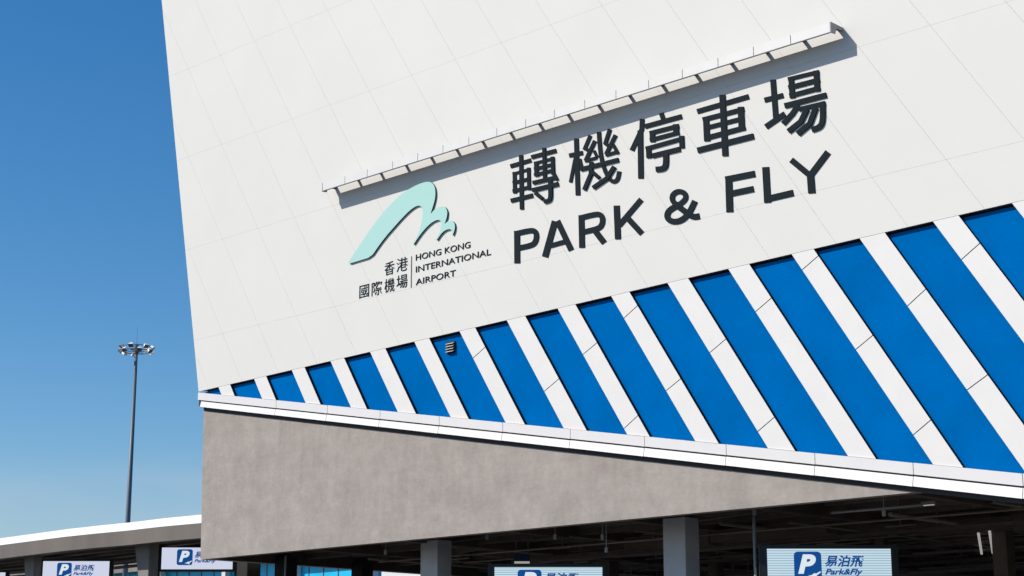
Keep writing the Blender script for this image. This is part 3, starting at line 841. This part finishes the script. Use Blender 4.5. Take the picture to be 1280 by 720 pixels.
mb = MB(); mb.bar(a[0], b[0], a[1] - 0.04, a[1] + 0.04, -3.1, -3.0); mb.build('housing', M['grey'], fl)
mb = MB(); mb.bar(a[0] + .05, b[0] - .05, a[1] - 0.06, a[1] - 0.042, -3.08, -3.02); mb.build('diffuser', M['tube'], fl)
a, b = UZ(1040, 641, -2.4), UZ(1152, 629.8, -2.4)
pipe(W(a[0], a[1], -2.4), W(b[0], a[1], -2.4), 0.035, 'grey')

# ------------------------------------------------------------------ high mast light
YM = 150.0
b = at_y(160.5, 651, YM); t = at_y(170.4, 440, YM)
bx_, bz = (b.x + t.x) / 2, 0; hm = t.z
MS = empty('light_mast', (t.x, YM, 0), 'tall slender floodlight mast standing against the blue sky', 'light mast')
mb = MB(); mb.tube(Vector((t.x, YM, 0)), Vector((t.x, YM, hm)), 0.30, 16, 0.14); mb.build('pole', M['mast'], MS, smooth=True)
mb = MB(); mb.tube(Vector((t.x, YM, hm)), Vector((t.x, YM, hm + 2.3)), 0.02, 6, 0.008); mb.build('lightning_rod', M['mast'], MS)
rg = MB(); nr = 20; rad = 1.2
for k in range(nr):
    a0 = 2 * math.pi * k / nr; a1 = 2 * math.pi * (k + 1) / nr
    for dzz in (0.05, 0.45):
        rg.tube(Vector((t.x + rad * math.cos(a0), YM + rad * math.sin(a0), hm + dzz)), Vector((t.x + rad * math.cos(a1), YM + rad * math.sin(a1), hm + dzz)), 0.035, 6)
for k in range(6):
    a0 = math.pi * k / 3 + 0.2
    rg.tube(Vector((t.x, YM, hm + 0.05)), Vector((t.x + rad * math.cos(a0), YM + rad * math.sin(a0), hm + 0.05)), 0.03, 6)
rg.tube(Vector((t.x, YM, hm - 0.15)), Vector((t.x, YM, hm + 0.6)), 0.2, 12)
rg.build('ring', M['railgrey'], MS)
for k, deg in enumerate((150, 172, 192, 212, 236, 262, 292, 318, 340, 2, 24, 60, 110)):
    a0 = R(deg); d = Vector((math.cos(a0), math.sin(a0), 0)); tng = Vector((-d.y, d.x, 0))
    zz_ = hm + (0.30 if k % 2 else -0.05); c = Vector((t.x, YM, zz_)) + d * (rad + 0.22)
    nrm = (d * 0.6 + Vector((0, 0, -0.8))).normalized(); upv = nrm.cross(tng)
    mb = MB(); fr = [c - tng * 0.24 - upv * 0.2, c + tng * 0.24 - upv * 0.2, c + tng * 0.24 + upv * 0.2, c - tng * 0.24 + upv * 0.2]
    c2_ = c - nrm * 0.28
    mb.quad_loop([c2_ - tng * 0.12 - upv * 0.1, c2_ + tng * 0.12 - upv * 0.1, c2_ + tng * 0.12 + upv * 0.1, c2_ - tng * 0.12 + upv * 0.1], fr)
    h = mb.build('floodlight', M['lamp'], MS)
    mb = MB(); g_ = [p + nrm * 0.02 - (p - c) * 0.12 for p in fr]; mb.quad_loop(g_, [p - nrm * 0.015 for p in g_]); mb.build('glass', M['lampglass'], h)

# ------------------------------------------------------------------ ground
def sheet(name, x0, x1, y0, y1, z, m, kind='structure'):
    me = bpy.data.meshes.new(name); me.from_pydata([(x0, y0, z), (x1, y0, z), (x1, y1, z), (x0, y1, z)], [], [(0, 1, 2, 3)])
    me.materials.append(m); o = bpy.data.objects.new(name, me); COL.objects.link(o); o['kind'] = kind; return o
sheet('ground', -3000, 3000, -2500, 5000, 0.0, M['paving'])
# approach road running under the building
rd = MB(); d = Vector((0, 1, 0))
me = bpy.data.meshes.new('road')
me.from_pydata([tuple(W(-30, 0.004, 30)), tuple(W(26, 0.004, 30)), tuple(W(26, 0.004, -60)), tuple(W(-30, 0.004, -60))], [], [(0, 1, 2, 3)])
me.materials.append(M['asphalt']); o = bpy.data.objects.new('road', me); COL.objects.link(o); o['kind'] = 'structure'
mk = MB()
for k in range(-3, 4):
    for j in range(14):
        u = k * 6.0; w = 24 - j * 5
        vs = [W(u, 0.009, w), W(u + 0.12, 0.009, w), W(u + 0.12, 0.009, w - 2.4), W(u, 0.009, w - 2.4)]
        b0 = len(mk.v); mk.v += [tuple(v) for v in vs]; mk.f.append([b0, b0 + 1, b0 + 2, b0 + 3]); mk.mi.append(0)
o = mk.build('lane_markings', M['paint']); o['kind'] = 'structure'

# ------------------------------------------------------------------ light
SUNV = (-N * 1.0 + E * 0.70 + Vector((0, 0, -1.05))).normalized()      # direction the light travels
sd = bpy.data.lights.new('sun', 'SUN'); sd.energy = 5.0; sd.angle = R(0.53); sd.color = (1.0, 0.945, 0.87)
so = bpy.data.objects.new('sun', sd); COL.objects.link(so)
so.rotation_euler = SUNV.to_track_quat('-Z', 'Y').to_euler(); so.location = (0, 0, 60)
to_sun = -SUNV
el = math.asin(to_sun.z); az = math.atan2(to_sun.x, to_sun.y)
wd = bpy.data.worlds.new('World'); sc.world = wd; wd.use_nodes = True
nt = wd.node_tree; bg = nt.nodes['Background']
sk = nt.nodes.new('ShaderNodeTexSky'); sk.sky_type = 'NISHITA'; sk.sun_disc = False
sk.sun_elevation = el; sk.sun_rotation = az; sk.air_density = 1.0; sk.dust_density = 0.7; sk.ozone_density = 3.5; sk.altitude = 0
hs_ = nt.nodes.new('ShaderNodeHueSaturation'); hs_.inputs['Saturation'].default_value = 1.36
nt.links.new(sk.outputs[0], hs_.inputs['Color'])
# thin whitish haze and faint low cloud towards the horizon
tc = nt.nodes.new('ShaderNodeTexCoord'); sx = nt.nodes.new('ShaderNodeSeparateXYZ'); nt.links.new(tc.outputs['Generated'], sx.inputs[0])
m1 = nt.nodes.new('ShaderNodeMapRange'); m1.interpolation_type = 'SMOOTHSTEP'
for k_, v_ in ((1, 0.15), (2, 0.07), (3, 0.0), (4, 1.0)): m1.inputs[k_].default_value = v_
nt.links.new(sx.outputs[2], m1.inputs[0])
mpp = nt.nodes.new('ShaderNodeMapping'); mpp.inputs['Scale'].default_value = (3, 3, 22); nt.links.new(tc.outputs['Generated'], mpp.inputs[0])
nn = nt.nodes.new('ShaderNodeTexNoise'); nn.inputs['Scale'].default_value = 2.0; nn.inputs['Detail'].default_value = 5; nt.links.new(mpp.outputs[0], nn.inputs[0])
m2 = nt.nodes.new('ShaderNodeMapRange')
for k_, v_ in ((1, 0.35), (2, 0.65), (3, 0.25), (4, 0.8)): m2.inputs[k_].default_value = v_
nt.links.new(nn.outputs[0], m2.inputs[0])
mm = nt.nodes.new('ShaderNodeMath'); mm.operation = 'MULTIPLY'; nt.links.new(m1.outputs[0], mm.inputs[0]); nt.links.new(m2.outputs[0], mm.inputs[1])
mixn = nt.nodes.new('ShaderNodeMix'); mixn.data_type = 'RGBA'; nt.links.new(mm.outputs[0], mixn.inputs[0])
nt.links.new(hs_.outputs[0], mixn.inputs[6]); mixn.inputs[7].default_value = (4.1, 4.6, 5.5, 1)
nt.links.new(mixn.outputs[2], bg.inputs[0]); bg.inputs[1].default_value = 0.124
print('sun el', math.degrees(el), 'az', math.degrees(az))

sc.render.engine = 'CYCLES'
vs_ = sc.view_settings
vs_.view_transform = 'Standard'; vs_.look = 'None'; vs_.gamma = 1; vs_.exposure = 0.0; vs_.use_curve_mapping = False
